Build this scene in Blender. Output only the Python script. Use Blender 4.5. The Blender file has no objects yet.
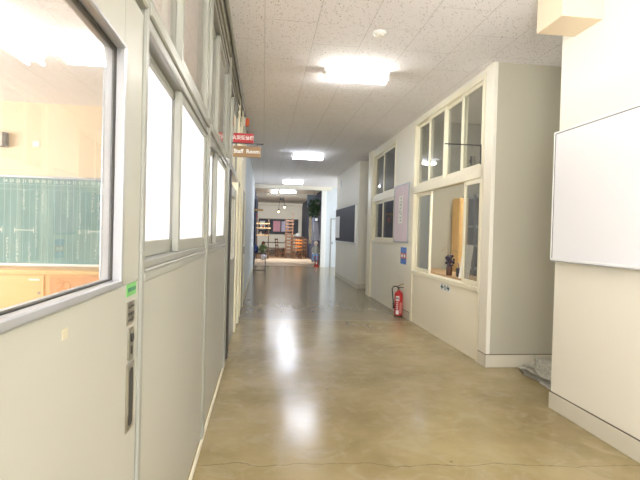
import bpy, bmesh, math, random
from mathutils import Vector, Matrix
random.seed(7)
SC = bpy.context.scene
COL = SC.collection
H = 3.165            # ceiling height
XL, XR, XN = -0.358, 2.335, 2.308   # left face, right face, near right face

# ------------------------------------------------------------------ materials
def lin(c):
    return tuple(((v / 255) / 12.92 if v / 255 <= .04045 else ((v / 255 + .055) / 1.055) ** 2.4) for v in c) + (1.0,)

class NT:
    def __init__(s, name):
        s.m = bpy.data.materials.new(name); s.m.use_nodes = True
        s.t = s.m.node_tree; s.n = s.t.nodes; s.l = s.t.links
        s.n.clear(); s.out = s.n.new('ShaderNodeOutputMaterial')
    def add(s, typ, **kw):
        n = s.n.new(typ)
        for k, v in kw.items():
            if k in n.inputs.keys(): n.inputs[k].default_value = v
            else: setattr(n, k, v)
        return n
    def link(s, a, b): s.l.new(a, b)
    def math(s, op, a, b=None, c=None):
        n = s.n.new('ShaderNodeMath'); n.operation = op
        for i, v in enumerate((a, b, c)):
            if v is None: continue
            if isinstance(v, (int, float)): n.inputs[i].default_value = v
            else: s.link(v, n.inputs[i])
        return n.outputs[0]
    def mix(s, f, a, b):
        n = s.n.new('ShaderNodeMix'); n.data_type = 'RGBA'
        for i, v in ((0, f), (6, a), (7, b)):
            if hasattr(v, 'links') or hasattr(v, 'node'): s.link(v, n.inputs[i])
            else: n.inputs[i].default_value = v
        return n.outputs[2]

def paint(name, col, rough=.5, var=.06, scale=3.0, bump=.02, bscale=60, metal=0.0, spec=.5, streak=False):
    t = NT(name); c = lin(col)
    p = t.add('ShaderNodeBsdfPrincipled', Roughness=rough, Metallic=metal)
    p.inputs['Specular IOR Level'].default_value = spec
    tc = t.add('ShaderNodeTexCoord')
    mp = t.add('ShaderNodeMapping'); t.link(tc.outputs['Object'], mp.inputs[0])
    if streak: mp.inputs['Scale'].default_value = (1, 1, .15)
    nz = t.add('ShaderNodeTexNoise', Scale=scale, Detail=5.0); t.link(mp.outputs[0], nz.inputs['Vector'])
    dk = tuple(v * (1 - var * 2.2) for v in c[:3]) + (1,)
    lt = tuple(min(1, v * (1 + var)) for v in c[:3]) + (1,)
    t.link(t.mix(nz.outputs[0], dk, lt), p.inputs['Base Color'])
    if bump:
        n2 = t.add('ShaderNodeTexNoise', Scale=bscale, Detail=3.0); t.link(tc.outputs['Object'], n2.inputs['Vector'])
        b = t.add('ShaderNodeBump', Strength=bump * 4, Distance=.004); t.link(n2.outputs[0], b.inputs['Height'])
        t.link(b.outputs[0], p.inputs['Normal'])
    t.link(p.outputs[0], t.out.inputs[0])
    return t.m

def wood(name, col, dark, rough=.45, scale=3.0, axis='X'):
    t = NT(name)
    p = t.add('ShaderNodeBsdfPrincipled', Roughness=rough)
    tc = t.add('ShaderNodeTexCoord'); mp = t.add('ShaderNodeMapping'); t.link(tc.outputs['Object'], mp.inputs[0])
    mp.inputs['Scale'].default_value = {'X': (1, 10, 10), 'Y': (10, 1, 10), 'Z': (10, 10, 1)}[axis]
    nz = t.add('ShaderNodeTexNoise', Scale=scale, Detail=6.0, Distortion=.6); t.link(mp.outputs[0], nz.inputs['Vector'])
    t.link(t.mix(nz.outputs[0], lin(dark), lin(col)), p.inputs['Base Color'])
    t.link(p.outputs[0], t.out.inputs[0])
    return t.m

def emit(name, col, s):
    t = NT(name); e = t.add('ShaderNodeEmission', Strength=s); e.inputs[0].default_value = lin(col)
    nz = t.add('ShaderNodeTexNoise', Scale=2.0)
    t.link(t.math('MULTIPLY_ADD', nz.outputs[0], s * .05, s), e.inputs[1])
    t.link(e.outputs[0], t.out.inputs[0]); return t.m

def thin_glass(name, tint=(1, 1, 1), refl=1.0, dirt=.04, ior=1.5):
    t = NT(name)
    tr = t.add('ShaderNodeBsdfTransparent'); tr.inputs[0].default_value = tint + (1,)
    gl = t.add('ShaderNodeBsdfGlossy', Roughness=.015)
    df = t.add('ShaderNodeBsdfDiffuse'); df.inputs[0].default_value = (.8, .8, .78, 1)
    g = t.add('ShaderNodeNewGeometry'); dt = t.add('ShaderNodeVectorMath', operation='DOT_PRODUCT')
    t.link(g.outputs['Normal'], dt.inputs[0]); t.link(g.outputs['Incoming'], dt.inputs[1])
    c1 = t.math('SUBTRACT', 1.0, t.math('ABSOLUTE', dt.outputs['Value']))
    fr = t.math('MULTIPLY_ADD', t.math('POWER', c1, 5.0), .96, .04)
    m = t.add('ShaderNodeMixShader'); t.link(t.math('MULTIPLY', fr, refl), m.inputs[0])
    t.link(tr.outputs[0], m.inputs[1]); t.link(gl.outputs[0], m.inputs[2])
    nz = t.add('ShaderNodeTexNoise', Scale=1.7, Detail=4.0)
    m2 = t.add('ShaderNodeMixShader'); t.link(t.math('MULTIPLY', nz.outputs[0], dirt), m2.inputs[0])
    t.link(m.outputs[0], m2.inputs[1]); t.link(df.outputs[0], m2.inputs[2])
    t.link(m2.outputs[0], t.out.inputs[0]); return t.m

def frosted(name):
    t = NT(name)
    a = t.add('ShaderNodeBsdfTranslucent'); a.inputs[0].default_value = (.95, .96, 1, 1)
    b = t.add('ShaderNodeBsdfPrincipled', Roughness=.25); b.inputs['Base Color'].default_value = (.85, .87, .9, 1)
    nz = t.add('ShaderNodeTexNoise', Scale=120.0)
    bp = t.add('ShaderNodeBump', Strength=.15, Distance=.002); t.link(nz.outputs[0], bp.inputs['Height'])
    t.link(bp.outputs[0], b.inputs['Normal'])
    m = t.add('ShaderNodeMixShader', Fac=.12)
    t.link(a.outputs[0], m.inputs[1]); t.link(b.outputs[0], m.inputs[2]); t.link(m.outputs[0], t.out.inputs[0])
    return t.m

def ceiling_mat():
    t = NT('perforated ceiling board')
    p = t.add('ShaderNodeBsdfPrincipled', Roughness=.9)
    g = t.add('ShaderNodeNewGeometry'); sx = t.add('ShaderNodeSeparateXYZ'); t.link(g.outputs['Position'], sx.inputs[0])
    cb = t.add('ShaderNodeCombineXYZ')
    t.link(t.math('ADD', sx.outputs[1], .0), cb.inputs[0]); t.link(t.math('ADD', sx.outputs[0], 9.13), cb.inputs[1])
    br = t.add('ShaderNodeTexBrick', offset=.5, offset_frequency=2, squash=1.0)
    for k, v in (('Scale', 1.0), ('Mortar Size', .0035), ('Mortar Smooth', .3), ('Brick Width', .91), ('Row Height', .455)):
        br.inputs[k].default_value = v
    t.link(cb.outputs[0], br.inputs['Vector'])
    v1 = t.add('ShaderNodeTexVoronoi', Scale=52.0); t.link(g.outputs['Position'], v1.inputs['Vector'])
    v2 = t.add('ShaderNodeTexNoise', Scale=55.0, Detail=2.0); t.link(g.outputs['Position'], v2.inputs['Vector'])
    sc = t.add('ShaderNodeSeparateColor'); t.link(v1.outputs['Color'], sc.inputs[0])
    thr = t.math('MULTIPLY', t.math('MULTIPLY_ADD', sc.outputs[0], .32, .0), t.math('MULTIPLY_ADD', v2.outputs[0], 1.5, .15))
    dot = t.math('LESS_THAN', v1.outputs['Distance'], thr)
    nz = t.add('ShaderNodeTexNoise', Scale=1.2, Detail=3.0); t.link(g.outputs['Position'], nz.inputs['Vector'])
    base = t.mix(nz.outputs[0], lin((243, 239, 240)), lin((250, 247, 248)))
    c1 = t.mix(t.math('MULTIPLY', dot, .85), base, lin((96, 86, 72)))
    c2 = t.mix(t.math('MULTIPLY', br.outputs['Fac'], .36), c1, lin((110, 105, 98)))
    t.link(c2, p.inputs['Base Color'])
    hgt = t.math('SUBTRACT', 1.0, t.math('MAXIMUM', dot, br.outputs['Fac']))
    b = t.add('ShaderNodeBump', Strength=.5, Distance=.004); t.link(hgt, b.inputs['Height']); t.link(b.outputs[0], p.inputs['Normal'])
    t.link(p.outputs[0], t.out.inputs[0]); return t.m

def floor_mat():
    t = NT('worn glossy tan floor coating')
    p = t.add('ShaderNodeBsdfPrincipled')
    p.inputs['Specular IOR Level'].default_value = .55
    g = t.add('ShaderNodeNewGeometry'); sx = t.add('ShaderNodeSeparateXYZ'); t.link(g.outputs['Position'], sx.inputs[0])
    n1 = t.add('ShaderNodeTexNoise', Scale=1.1, Detail=6.0, Roughness=.62); t.link(g.outputs['Position'], n1.inputs['Vector'])
    n2 = t.add('ShaderNodeTexNoise', Scale=5.0, Detail=6.0, Roughness=.6, Distortion=1.2); t.link(g.outputs['Position'], n2.inputs['Vector'])
    mp = t.add('ShaderNodeMapping'); mp.inputs['Scale'].default_value = (9, 1.2, 1); t.link(g.outputs['Position'], mp.inputs[0])
    n3 = t.add('ShaderNodeTexNoise', Scale=2.0, Detail=5.0); t.link(mp.outputs[0], n3.inputs['Vector'])
    r1 = t.add('ShaderNodeMapRange'); t.link(n1.outputs[0], r1.inputs[0])
    for i, v in ((1, .35), (2, .65)): r1.inputs[i].default_value = v
    c = t.mix(r1.outputs[0], lin((136, 118, 78)), lin((165, 147, 104)))
    r2 = t.add('ShaderNodeMapRange'); t.link(n2.outputs[0], r2.inputs[0])
    for i, v in ((1, .5), (2, .72), (3, 0), (4, .45)): r2.inputs[i].default_value = v
    c = t.mix(r2.outputs[0], c, lin((172, 160, 128)))
    # hairline crack wandering across the corridor
    n4 = t.add('ShaderNodeTexNoise', Scale=3.5, Detail=5.0); t.link(g.outputs['Position'], n4.inputs['Vector'])
    yy = t.math('ADD', sx.outputs[1], t.math('MULTIPLY', sx.outputs[0], .075))
    d = t.math('ABSOLUTE', t.math('SUBTRACT', t.math('MULTIPLY_ADD', n4.outputs[0], .22, yy), 2.86))
    ck = t.math('LESS_THAN', d, .0035)
    d2 = t.math('ABSOLUTE', t.math('SUBTRACT', yy, 7.35))
    jt = t.math('LESS_THAN', d2, .012)
    far = t.math('GREATER_THAN', yy, 7.35)
    c = t.mix(t.math('MULTIPLY', far, .75), c, lin((142, 130, 102)))
    c = t.mix(t.math('MULTIPLY', ck, .6), c, lin((84, 66, 42)))
    c = t.mix(t.math('MULTIPLY', jt, .35), c, lin((205, 195, 170)))
    # fine specks
    v = t.add('ShaderNodeTexVoronoi', Scale=2.3); t.link(g.outputs['Position'], v.inputs['Vector'])
    sp = t.math('LESS_THAN', v.outputs['Distance'], .028)
    c = t.mix(t.math('MULTIPLY', sp, .55), c, lin((70, 55, 40)))
    t.link(c, p.inputs['Base Color'])
    t.link(t.math('MULTIPLY_ADD', n3.outputs[0], .12, t.math('MULTIPLY_ADD', n2.outputs[0], .06, .10)), p.inputs['Roughness'])
    t.link(p.outputs[0], t.out.inputs[0]); return t.m

def chalkboard_mat():
    t = NT('chalk-dusted green slate')
    p = t.add('ShaderNodeBsdfPrincipled', Roughness=.6)
    tc = t.add('ShaderNodeTexCoord'); mp = t.add('ShaderNodeMapping'); mp.inputs['Scale'].default_value = (2.2, 1, .6)
    t.link(tc.outputs['Object'], mp.inputs[0])
    n = t.add('ShaderNodeTexNoise', Scale=2.5, Detail=6.0, Distortion=.8); t.link(mp.outputs[0], n.inputs['Vector'])
    t.link(t.mix(n.outputs[0], lin((74, 116, 112)), lin((122, 160, 156))), p.inputs['Base Color'])
    t.link(p.outputs[0], t.out.inputs[0]); return t.m

M = dict(
    ceil=ceiling_mat(), floor=floor_mat(), slate=chalkboard_mat(),
    wall=paint('cream wall paint', (239, 233, 215), .55, .02, 1.5, .02, 45, streak=True),
    wallwarm=paint('warm cream wall paint', (250, 242, 218), .5, .025, 1.4, .02, 45, streak=True),
    wallshade=paint('wall paint tinted with recess shade', (186, 180, 158), .55, .05, 1.2, .02, 40, streak=True),  # cream wall paint toned down in colour to carry the recess shade
    wallblue=paint('cool white plaster', (214, 222, 228), .6, .03, 2, .02),
    roompaint=paint('grey interior wall paint', (168, 164, 146), .6, .03, 2, .02),
    classwall=paint('peach beige classroom wall', (232, 212, 178), .6, .03, 1.5, .01, streak=True),
    navy=paint('navy wall paint', (52, 60, 82), .6, .05, 2, .02),
    panel=paint('pale grey-cream enamel panel', (164, 163, 153), .42, .03, .9, .008, 20),
    frameL=paint('grey-green enamelled steel frame', (150, 151, 141), .4, .04, 3, .01),
    frameM=paint('mid grey steel post', (138, 139, 132), .4, .04, 3, .01),
    frameD=paint('olive grey channel', (122, 118, 102), .45, .05, 3, .01),
    frameR=paint('ivory window frame enamel', (242, 234, 206), .35, .03, 2, .01),
    alu=paint('satin aluminium', (172, 174, 180), .34, .04, 6, .01, metal=.5),
    steel=paint('dull nickel plate', (150, 145, 132), .35, .06, 8, .01, metal=.8),
    black=paint('black metal', (22, 22, 24), .4, .1, 6, .01),
    rubber=paint('dark rubber', (40, 38, 34), .7, .1, 6, .02),
    brownblack=paint('dark brown door edge', (38, 30, 24), .5, .1, 4, .01),
    white=paint('white enamel', (244, 244, 240), .35, .02, 4, .008),
    offwhite=paint('off-white plastic', (236, 232, 220), .4, .02, 4, .008),
    boardwhite=paint('glossy white board', (246, 245, 248), .18, .01, 1, .0),
    beigebox=paint('beige sheet metal', (238, 216, 184), .5, .02, 2, .008),
    skirt=paint('cement skirting', (216, 208, 186), .6, .05, 3, .03),
    groove=paint('dark groove', (96, 84, 62), .8, .1, 6, .02),
    red=paint('red enamel', (190, 30, 30), .3, .05, 5, .006),
    signred=paint('red acrylic sign', (186, 32, 38), .5, .04, 5, .0),
    blue=paint('blue sticker', (58, 112, 200), .45, .05, 5, .0),
    green=paint('green sticker', (104, 176, 92), .45, .06, 8, .0),
    teal=paint('dark green ink', (26, 96, 84), .5, .05, 8, .0),
    paper=paint('white paper', (246, 244, 240), .8, .02, 8, .01),
    pinkpaper=paint('pink paper', (236, 170, 184), .8, .12, 9, .01),
    lilacpaper=paint('lilac paper', (214, 206, 232), .8, .05, 9, .01),
    pinboard=paint('pale pink notice board cloth', (232, 214, 222), .7, .04, 3, .02),
    blackboard=paint('black notice board', (34, 38, 50), .6, .08, 3, .02),
    chalk=paint('chalk', (236, 240, 236), .9, .05, 9, .0),
    ink=paint('black ink', (26, 24, 24), .6, .05, 9, .0),
    news=paint('grey newsprint', (206, 203, 190), .85, .16, 14, .06, 30),
    orange=paint('orange lamp lens', (226, 96, 40), .35, .06, 6, .01),
    cupboard=wood('light orange plywood', (246, 204, 136), (230, 180, 110), .4, 1.2, 'X'),
    cupboard2=wood('orange-brown plywood', (236, 172, 112), (214, 142, 82), .4, 1.2, 'Z'),
    plaque=wood('varnished wooden plaque', (176, 138, 88), (128, 94, 54), .4, 3, 'X'),
    pine=wood('mid brown wood', (116, 76, 46), (72, 44, 26), .5, 2, 'Z'),
    darkwood=wood('dark brown wood', (92, 62, 42), (54, 36, 26), .45, 2, 'X'),
    palewood=wood('pale wood', (204, 168, 122), (160, 120, 78), .5, 2, 'X'),
    orangeseat=paint('orange leather seat', (206, 112, 40), .4, .1, 6, .02),
    farfloor=wood('brown boarded floor', (168, 128, 92), (128, 92, 62), .45, 1.0, 'X'),
    matfloor=paint('beige vinyl mat', (212, 190, 164), .4, .05, 2, .01),
    classfloor=wood('classroom boarded floor', (176, 140, 98), (140, 104, 68), .4, 1, 'Y'),
    leaf=paint('green leaves', (66, 92, 60), .5, .3, 20, .03),
    paleleaf=paint('pale green leaves', (150, 172, 116), .5, .25, 20, .03),
    bluejar=paint('blue glazed jar', (36, 60, 128), .25, .15, 8, .01),
    terracotta=paint('grey pot', (110, 104, 100), .7, .1, 8, .02),
    cloth=paint('grey cloth', (186, 186, 198), .9, .15, 4, .05),
    dollblue=paint('blue cloth', (120, 150, 190), .9, .12, 9, .05),
    dollgrey=paint('grey knitted cloth', (150, 150, 138), .9, .12, 9, .05),
    skin=paint('pale cloth skin', (236, 220, 206), .9, .05, 9, .03),
    bottle=paint('brown glazed bottle', (74, 40, 26), .2, .1, 8, .01),
    petal=paint('dark purple dried petals', (44, 36, 58), .8, .3, 30, .04),
    twig=paint('pale twig', (168, 150, 118), .7, .2, 30, .03),
    darkshelf=paint('dark grey steel shelf', (82, 84, 86), .5, .06, 3, .01),
    shelfline=paint('grey shelf edge', (186, 188, 188), .5, .05, 3, .01),
    tube=emit('lit fluorescent tube', (255, 253, 246), 45.0),
    tubecold=emit('lit cool fluorescent tube', (236, 242, 255), 42.0),
    tubeclass=emit('lit classroom tube', (255, 250, 240), 22.0),
    bulb=emit('lit warm bulb', (255, 222, 170), 4.0),
    glass=thin_glass('clear window glass', (.97, .98, .97), 1.0, .05),
    glassdark=thin_glass('grey service window glass', (.70, .71, .69), 1.1, .10),
    frost=frosted('frosted window glass'),
)

# ------------------------------------------------------------------ mesh helpers
class MB:
    def __init__(s): s.bm = bmesh.new()
    def box(s, a, b, bev=0.0, seg=1):
        a, b = [min(p, q) for p, q in zip(a, b)], [max(p, q) for p, q in zip(a, b)]
        r = bmesh.ops.create_cube(s.bm, size=1)
        c = [(p + q) / 2 for p, q in zip(a, b)]; d = [q - p for p, q in zip(a, b)]
        for v in r['verts']: v.co = Vector((v.co.x * d[0] + c[0], v.co.y * d[1] + c[1], v.co.z * d[2] + c[2]))
        if bev:
            es = list({e for v in r['verts'] for e in v.link_edges})
            bmesh.ops.bevel(s.bm, geom=es, offset=min(bev, min(d) * .45), segments=seg, affect='EDGES', clamp_overlap=True)
        return s
    def bar(s, p, q, w, d=None, bev=0.0, up=(0, 0, 1)):
        p, q = Vector(p), Vector(q); d = d or w
        z = (q - p); L = z.length; z.normalize(); u = Vector(up)
        if abs(z.dot(u)) > .95: u = Vector((0, 1, 0))
        x = u.cross(z).normalized(); y = z.cross(x)
        n0 = len(s.bm.verts)
        r = bmesh.ops.create_cube(s.bm, size=1)
        for v in r['verts']:
            co = v.co.copy(); v.co = (p + q) / 2 + x * co.x * w + y * co.y * d + z * co.z * L
        if bev:
            es = list({e for v in r['verts'] for e in v.link_edges})
            bmesh.ops.bevel(s.bm, geom=es, offset=bev, segments=1, affect='EDGES')
        return s
    def tube(s, pts, r, n=10, caps=True):
        pts = [Vector(p) for p in pts]; rings = []
        rr = r if isinstance(r, (list, tuple)) else [r] * len(pts)
        for i, p in enumerate(pts):
            z = (pts[min(i + 1, len(pts) - 1)] - pts[max(i - 1, 0)]).normalized()
            u = Vector((0, 0, 1)) if abs(z.z) < .9 else Vector((1, 0, 0))
            x = u.cross(z).normalized(); y = z.cross(x)
            rings.append([s.bm.verts.new(p + (x * math.cos(2 * math.pi * k / n) + y * math.sin(2 * math.pi * k / n)) * rr[i]) for k in range(n)])
        for a, b in zip(rings, rings[1:]):
            for k in range(n):
                f = s.bm.faces.new((a[k], a[(k + 1) % n], b[(k + 1) % n], b[k])); f.smooth = True
        if caps:
            s.bm.faces.new(rings[0][::-1]); s.bm.faces.new(rings[-1])
        return s
    def lathe(s, c, prof, n=24):
        rings = []
        for (r, z) in prof:
            r = max(r, .0008)
            rings.append([s.bm.verts.new((c[0] + r * math.cos(2 * math.pi * k / n), c[1] + r * math.sin(2 * math.pi * k / n), c[2] + z)) for k in range(n)])
        for a, b in zip(rings, rings[1:]):
            for k in range(n):
                f = s.bm.faces.new((a[k], a[(k + 1) % n], b[(k + 1) % n], b[k])); f.smooth = True
        s.bm.faces.new(rings[0][::-1]); s.bm.faces.new(rings[-1])
        return s
    def ball(s, c, r, sub=2):
        m = Matrix.Translation(Vector(c)) @ Matrix.Diagonal((*(r if isinstance(r, tuple) else (r, r, r)), 1))
        k = bmesh.ops.create_icosphere(s.bm, subdivisions=sub, radius=1, matrix=m)
        for v in k['verts']:
            for f in v.link_faces: f.smooth = True
        return s
    def poly(s, pts):
        s.bm.faces.new([s.bm.verts.new(p) for p in pts]); return s
    def prism(s, outline, axis, d0, d1):
        # outline in the other two axes, extruded along axis
        def mk(p, d):
            q = list(p); q.insert(axis, d); return s.bm.verts.new(q)
        A = [mk(p, d0) for p in outline]; B = [mk(p, d1) for p in outline]; n = len(outline)
        s.bm.faces.new(A); s.bm.faces.new(B[::-1])
        for i in range(n): s.bm.faces.new((A[i], B[i], B[(i + 1) % n], A[(i + 1) % n]))
        return s
    def build(s, name, mat, parent=None):
        off = Vector((0, 0, 0)); q = parent
        while q is not None: off += q.location; q = q.parent
        bmesh.ops.recalc_face_normals(s.bm, faces=s.bm.faces[:])
        if off.length: bmesh.ops.translate(s.bm, verts=s.bm.verts[:], vec=-off)
        me = bpy.data.meshes.new(name); s.bm.to_mesh(me); s.bm.free()
        me.materials.append(mat)
        o = bpy.data.objects.new(name, me); COL.objects.link(o); o.parent = parent
        return o

def box(name, mat, a, b, parent=None, bev=0.0, seg=1): return MB().box(a, b, bev, seg).build(name, mat, parent)
def empty(name, loc, label=None, cat=None, group=None):
    o = bpy.data.objects.new(name, None); COL.objects.link(o); o.location = loc; o.empty_display_size = .1
    if label: tag(o, label, cat, group)
    return o
def tag(o, label, cat, group=None):
    o['label'] = label; o['category'] = cat
    if group: o['group'] = group
    return o
def struct(o, kind='structure'): o['kind'] = kind; return o
def sbox(name, mat, a, b, bev=0.0): return struct(box(name, mat, a, b, None, bev))
def sempty(name, loc): return struct(empty(name, loc))

def text_mesh(body, size, extrude=.0006, bold=0.0):
    c = bpy.data.curves.new('lettering', 'FONT'); c.body = body; c.size = size; c.extrude = extrude
    c.align_x = 'CENTER'; c.align_y = 'CENTER'; c.resolution_u = 3; c.offset = bold
    o = bpy.data.objects.new('lettering', c); COL.objects.link(o)
    bpy.context.view_layer.update()
    me = bpy.data.meshes.new_from_object(o.evaluated_get(bpy.context.evaluated_depsgraph_get()))
    bpy.data.objects.remove(o); bpy.data.curves.remove(c)
    return me
def text(name, body, size, mat, loc, facing, parent=None, bold=0.0, sx=1.0):
    """facing: direction the text looks at ('-y' or '-x')."""
    me = text_mesh(body, size, .0006, bold)
    R = {'-y': Matrix(((1, 0, 0), (0, 0, -1), (0, 1, 0))), '-x': Matrix(((0, 0, -1), (-1, 0, 0), (0, 1, 0))), '+x': Matrix(((0, 0, 1), (1, 0, 0), (0, 1, 0)))}[facing]
    off = Vector((0, 0, 0)); q = parent
    while q is not None: off += q.location; q = q.parent
    bm = bmesh.new(); bm.from_mesh(me)
    for v in bm.verts:
        v.co.x *= sx
        v.co = R @ v.co + Vector(loc) - off
    bm.to_mesh(me); bm.free(); me.materials.clear(); me.materials.append(mat)
    o = bpy.data.objects.new(name, me); COL.objects.link(o); o.parent = parent
    return o

# ------------------------------------------------------------------ shell
sbox('floor', M['floor'], (XL - .1, -5, -.1), (5.0, 19.0, 0))
sbox('floor_mat', M['matfloor'], (XL - .1, 19.0, -.1), (5.0, 24.2, 0))
sbox('floor_boards', M['farfloor'], (XL - .1, 24.2, -.1), (5.0, 30.1, 0))
sbox('floor_classroom', M['classfloor'], (-8.1, -5, -.1), (XL - .1, 7.6, 0))
sbox('ceiling', M['ceil'], (-8.1, -5, H), (6, 18.4, H + .1))
sbox('ceiling_far', M['wall'], (-2, 18.4, H), (6, 30.2, H + .1))
for i, y in enumerate((18.4, 22.2, 29.7)):
    sbox('trim_%d' % (i + 1), M['wall'], (XL + .001, y, H - .14), (XR + .3, y + .25, H - .001), .005)

# left partition, classroom side walls
sbox('wall_left_back', M['panel'], (XL - .1, -4.9, 0), (XL, .42, 1.93))
sbox('wall_left_back_upper', M['panel'], (XL - .1, -4.9, 1.93), (XL, .42, H))
sbox('wall_classroom_front', M['classwall'], (-8.0, 7.5, 0), (XL - .1, 7.6, H))
sbox('wall_classroom_rear', M['classwall'], (-8.0, -4.9, 0), (XL - .1, -4.8, H))
sbox('wall_classroom_sill', M['classwall'], (-8.1, -4.9, 0), (-8.0, 7.6, .8))
sbox('wall_classroom_lintel', M['classwall'], (-8.1, -4.9, 2.7), (-8.0, 7.6, H))
# end of corridor behind the camera: piers with glazed opening between
sbox('wall_back_sill', M['wall'], (XL, -5.0, 0), (XR, -4.9, .5))
sbox('wall_back_lintel', M['wall'], (XL, -5.0, 2.7), (XR, -4.9, H))

def left_post(n, y0, y1, mat='frameL', x=XL + .018):
    return sbox('trim_%d' % n, M[mat], (XL - .08, y0, 0), (x, y1, H - .002), .006)
left_post(4, 1.452, 1.492, 'frameM', XL + .004)
left_post(5, 3.05, 3.16, x=XL + .006)
left_post(6, 4.64, 4.86, x=XL + .008)
left_post(7, 6.36, 6.5, 'frameR')
left_post(8, 6.98, 7.16, 'frameR', XL + .03)

def sash(parent, y0, y1, z0, z1, x, gm, fm='frameL', st=.045, br=.055, tr=.03, th=.028):
    """a framed pane standing in the plane x, running along y"""
    m = MB()
    m.box((x - th / 2, y0, z0), (x + th / 2, y0 + st, z1), .003)
    m.box((x - th / 2, y1 - st, z0), (x + th / 2, y1, z1), .003)
    m.box((x - th / 2, y0 + st, z0), (x + th / 2, y1 - st, z0 + br), .003)
    m.box((x - th / 2, y0 + st, z1 - tr), (x + th / 2, y1 - st, z1), .003)
    s = m.build('sash', M[fm], parent)
    box('pane', M[gm], (x - .002, y0 + st - .004, z0 + br - .004), (x + .002, y1 - st + .004, z1 - tr + .004), s)
    return s

def left_window(n, y0, y1, z0, z1, gm, low=True):
    w = sempty('window_%d' % n, (XL, y0, z0))
    m = MB()   # frame with two tracks
    m.box((XL - .075, y0, z0), (XL + .0, y1, z0 + .025), .003)
    m.box((XL - .075, y0, z1 - .03), (XL + .0, y1, z1), .003)
    m.box((XL - .012, y0, z1 - .04), (XL + .002, y1, z1 - .03), .002)
    m.build('window_frame', M['frameM'], w)
    ym = y0 + (y1 - y0) * .42
    if low:
        sash(w, y0 + .003, ym + .05, z0 + .026, z1 - .041, XL - .055, gm)
        sash(w, ym - .03, y1 - .003, z0 + .026, z1 - .041, XL - .022, gm)
    else:
        sash(w, y0 + .003, ym + .05, z0 + .026, z1 - .031, XL - .055, gm, br=.04, tr=.03)
        sash(w, ym - .03, y1 - .003, z0 + .026, z1 - .041, XL - .022, gm, br=.04, tr=.03)
    return w

mods = [(1.493, 3.049), (3.161, 4.639)]
for i, (a, b) in enumerate(mods):
    left_window(i + 1, a, b, 1.226, 1.99, 'frost')
    left_window(i + 3, a, b, 2.035, 2.9, 'glass', False)
    sbox('wall_left_panel_%d' % (i + 1), M['panel'], (XL - .07, a, .05), (XL - .004, b, 1.184))
    m = MB()
    m.box((XL - .08, a, 1.185), (XL + .004, b, 1.215), .004)
    m.box((XL - .08, a, 1.2155), (XL + .007, b, 1.225), .003)
    struct(m.build('trim_sill_%d' % (i + 1), M['frameL']))
left_window(5, .43, 1.451, 2.035, 2.9, 'glass', False)
left_window(6, 4.861, 6.359, 2.035, 2.9, 'glass', False)
left_window(7, 6.501, 6.979, 2.035, 2.9, 'glass', False)
for i, (a, b) in enumerate([(.43, 1.451), (1.493, 3.049), (3.161, 4.639), (4.861, 6.359), (6.501, 6.979)]):
    struct(MB().box((XL - .08, a, 1.991), (XL + .010, b, 2.034), .005).build('trim_transom_%d' % (i + 1), M['frameL']))
    m = MB()
    m.box((XL - .08, a, 2.901), (XL - .02, b, H - .002))
    m.box((XL - .0199, a, 2.93), (XL + .006, b, 2.98), .004)
    m.box((XL - .0199, a, 3.01), (XL + .018, b, 3.07), .004)
    struct(m.build('trim_head_%d' % (i + 1), M['frameD']))
struct(MB().box((XL + .019, .42, 3.09), (XL + .045, 8.9, H - .001), .006).build('trim_cornice', M['frameD']))
struct(MB().box((XL - .005, 1.493, 0.0), (XL + .010, 4.86, .022), .004).build('baseboard_left', M['skirt']))
sbox('wall_left_panel_3', M['panel'], (XL - .07, 6.501, 0), (XL - .004, 6.979, 1.99))

# near sliding door
d = sempty('door_1', (XL, .42, 0))
m = MB(); y0, y1, g0, g1, gz0, gz1 = .43, 1.449, .60, 1.266, 1.20, 1.815
def rr(y0, y1, z0, z1, r, n=5):
    pts = []
    for cy, cz, a0 in ((y1 - r, z1 - r, 0), (y0 + r, z1 - r, 90), (y0 + r, z0 + r, 180), (y1 - r, z0 + r, 270)):
        for k in range(n + 1):
            a = math.radians(a0 + 90 * k / n); pts.append((cy + r * math.cos(a), cz + r * math.sin(a)))
    return pts
m.box((XL - .045, y0, .015), (XL - .004, y1, gz0 - .002), .004)
m.box((XL - .045, y0, gz0 - .002), (XL - .004, g0  , 1.975))
m.box((XL - .045, g1, gz0 - .002), (XL - .004, y1  , 1.975), .004)
m.box((XL - .045, g0, gz1), (XL - .004, g1  , 1.975))
m.build('door_leaf', M['panel'], d)
m = MB()
for (a, b) in (((g0, gz0), (g1, gz0 + .018)), ((g0, gz1 - .014), (g1, gz1)), ((g0, gz0), (g0 + .018, gz1)), ((g1 - .018, gz0), (g1, gz1))):
    m.box((XL - .05, a[0], a[1]), (XL + .004, b[0], b[1]), .003)
m.build('glazing_bead', M['alu'], d)
m = MB()
for (a, b) in (((g0 + .018, gz0 + .018), (g1 - .018, gz0 + .021)), ((g0 + .018, gz1 - .022), (g1 - .018, gz1 - .014)), ((g1 - .0215, gz0 + .018), (g1 - .018, gz1 - .014))):
    m.box((XL - .027, a[0], a[1]), (XL - .017, b[0], b[1]))
m.build('gasket', M['rubber'], d)
box('pane', M['glass'], (XL - .024, g0 + .002, gz0 + .002), (XL - .02, g1 - .002, gz1 - .002), d)
m = MB(); m.box((XL - .006, 1.337, .785), (XL + .001, 1.405, .975), .004)
pl = m.build('door_handle', M['steel'], d)
m = MB(); m.prism(rr(1.352, 1.390, .80, .96, .012), 0, XL + .0012, XL + .0022); m.build('finger_recess', M['rubber'], pl)
m = MB(); m.prism(rr(1.345, 1.395, .985, 1.072, .008), 0, XL - .004, XL + .001); lk = m.build('lock_plate', M['steel'], d)
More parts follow.
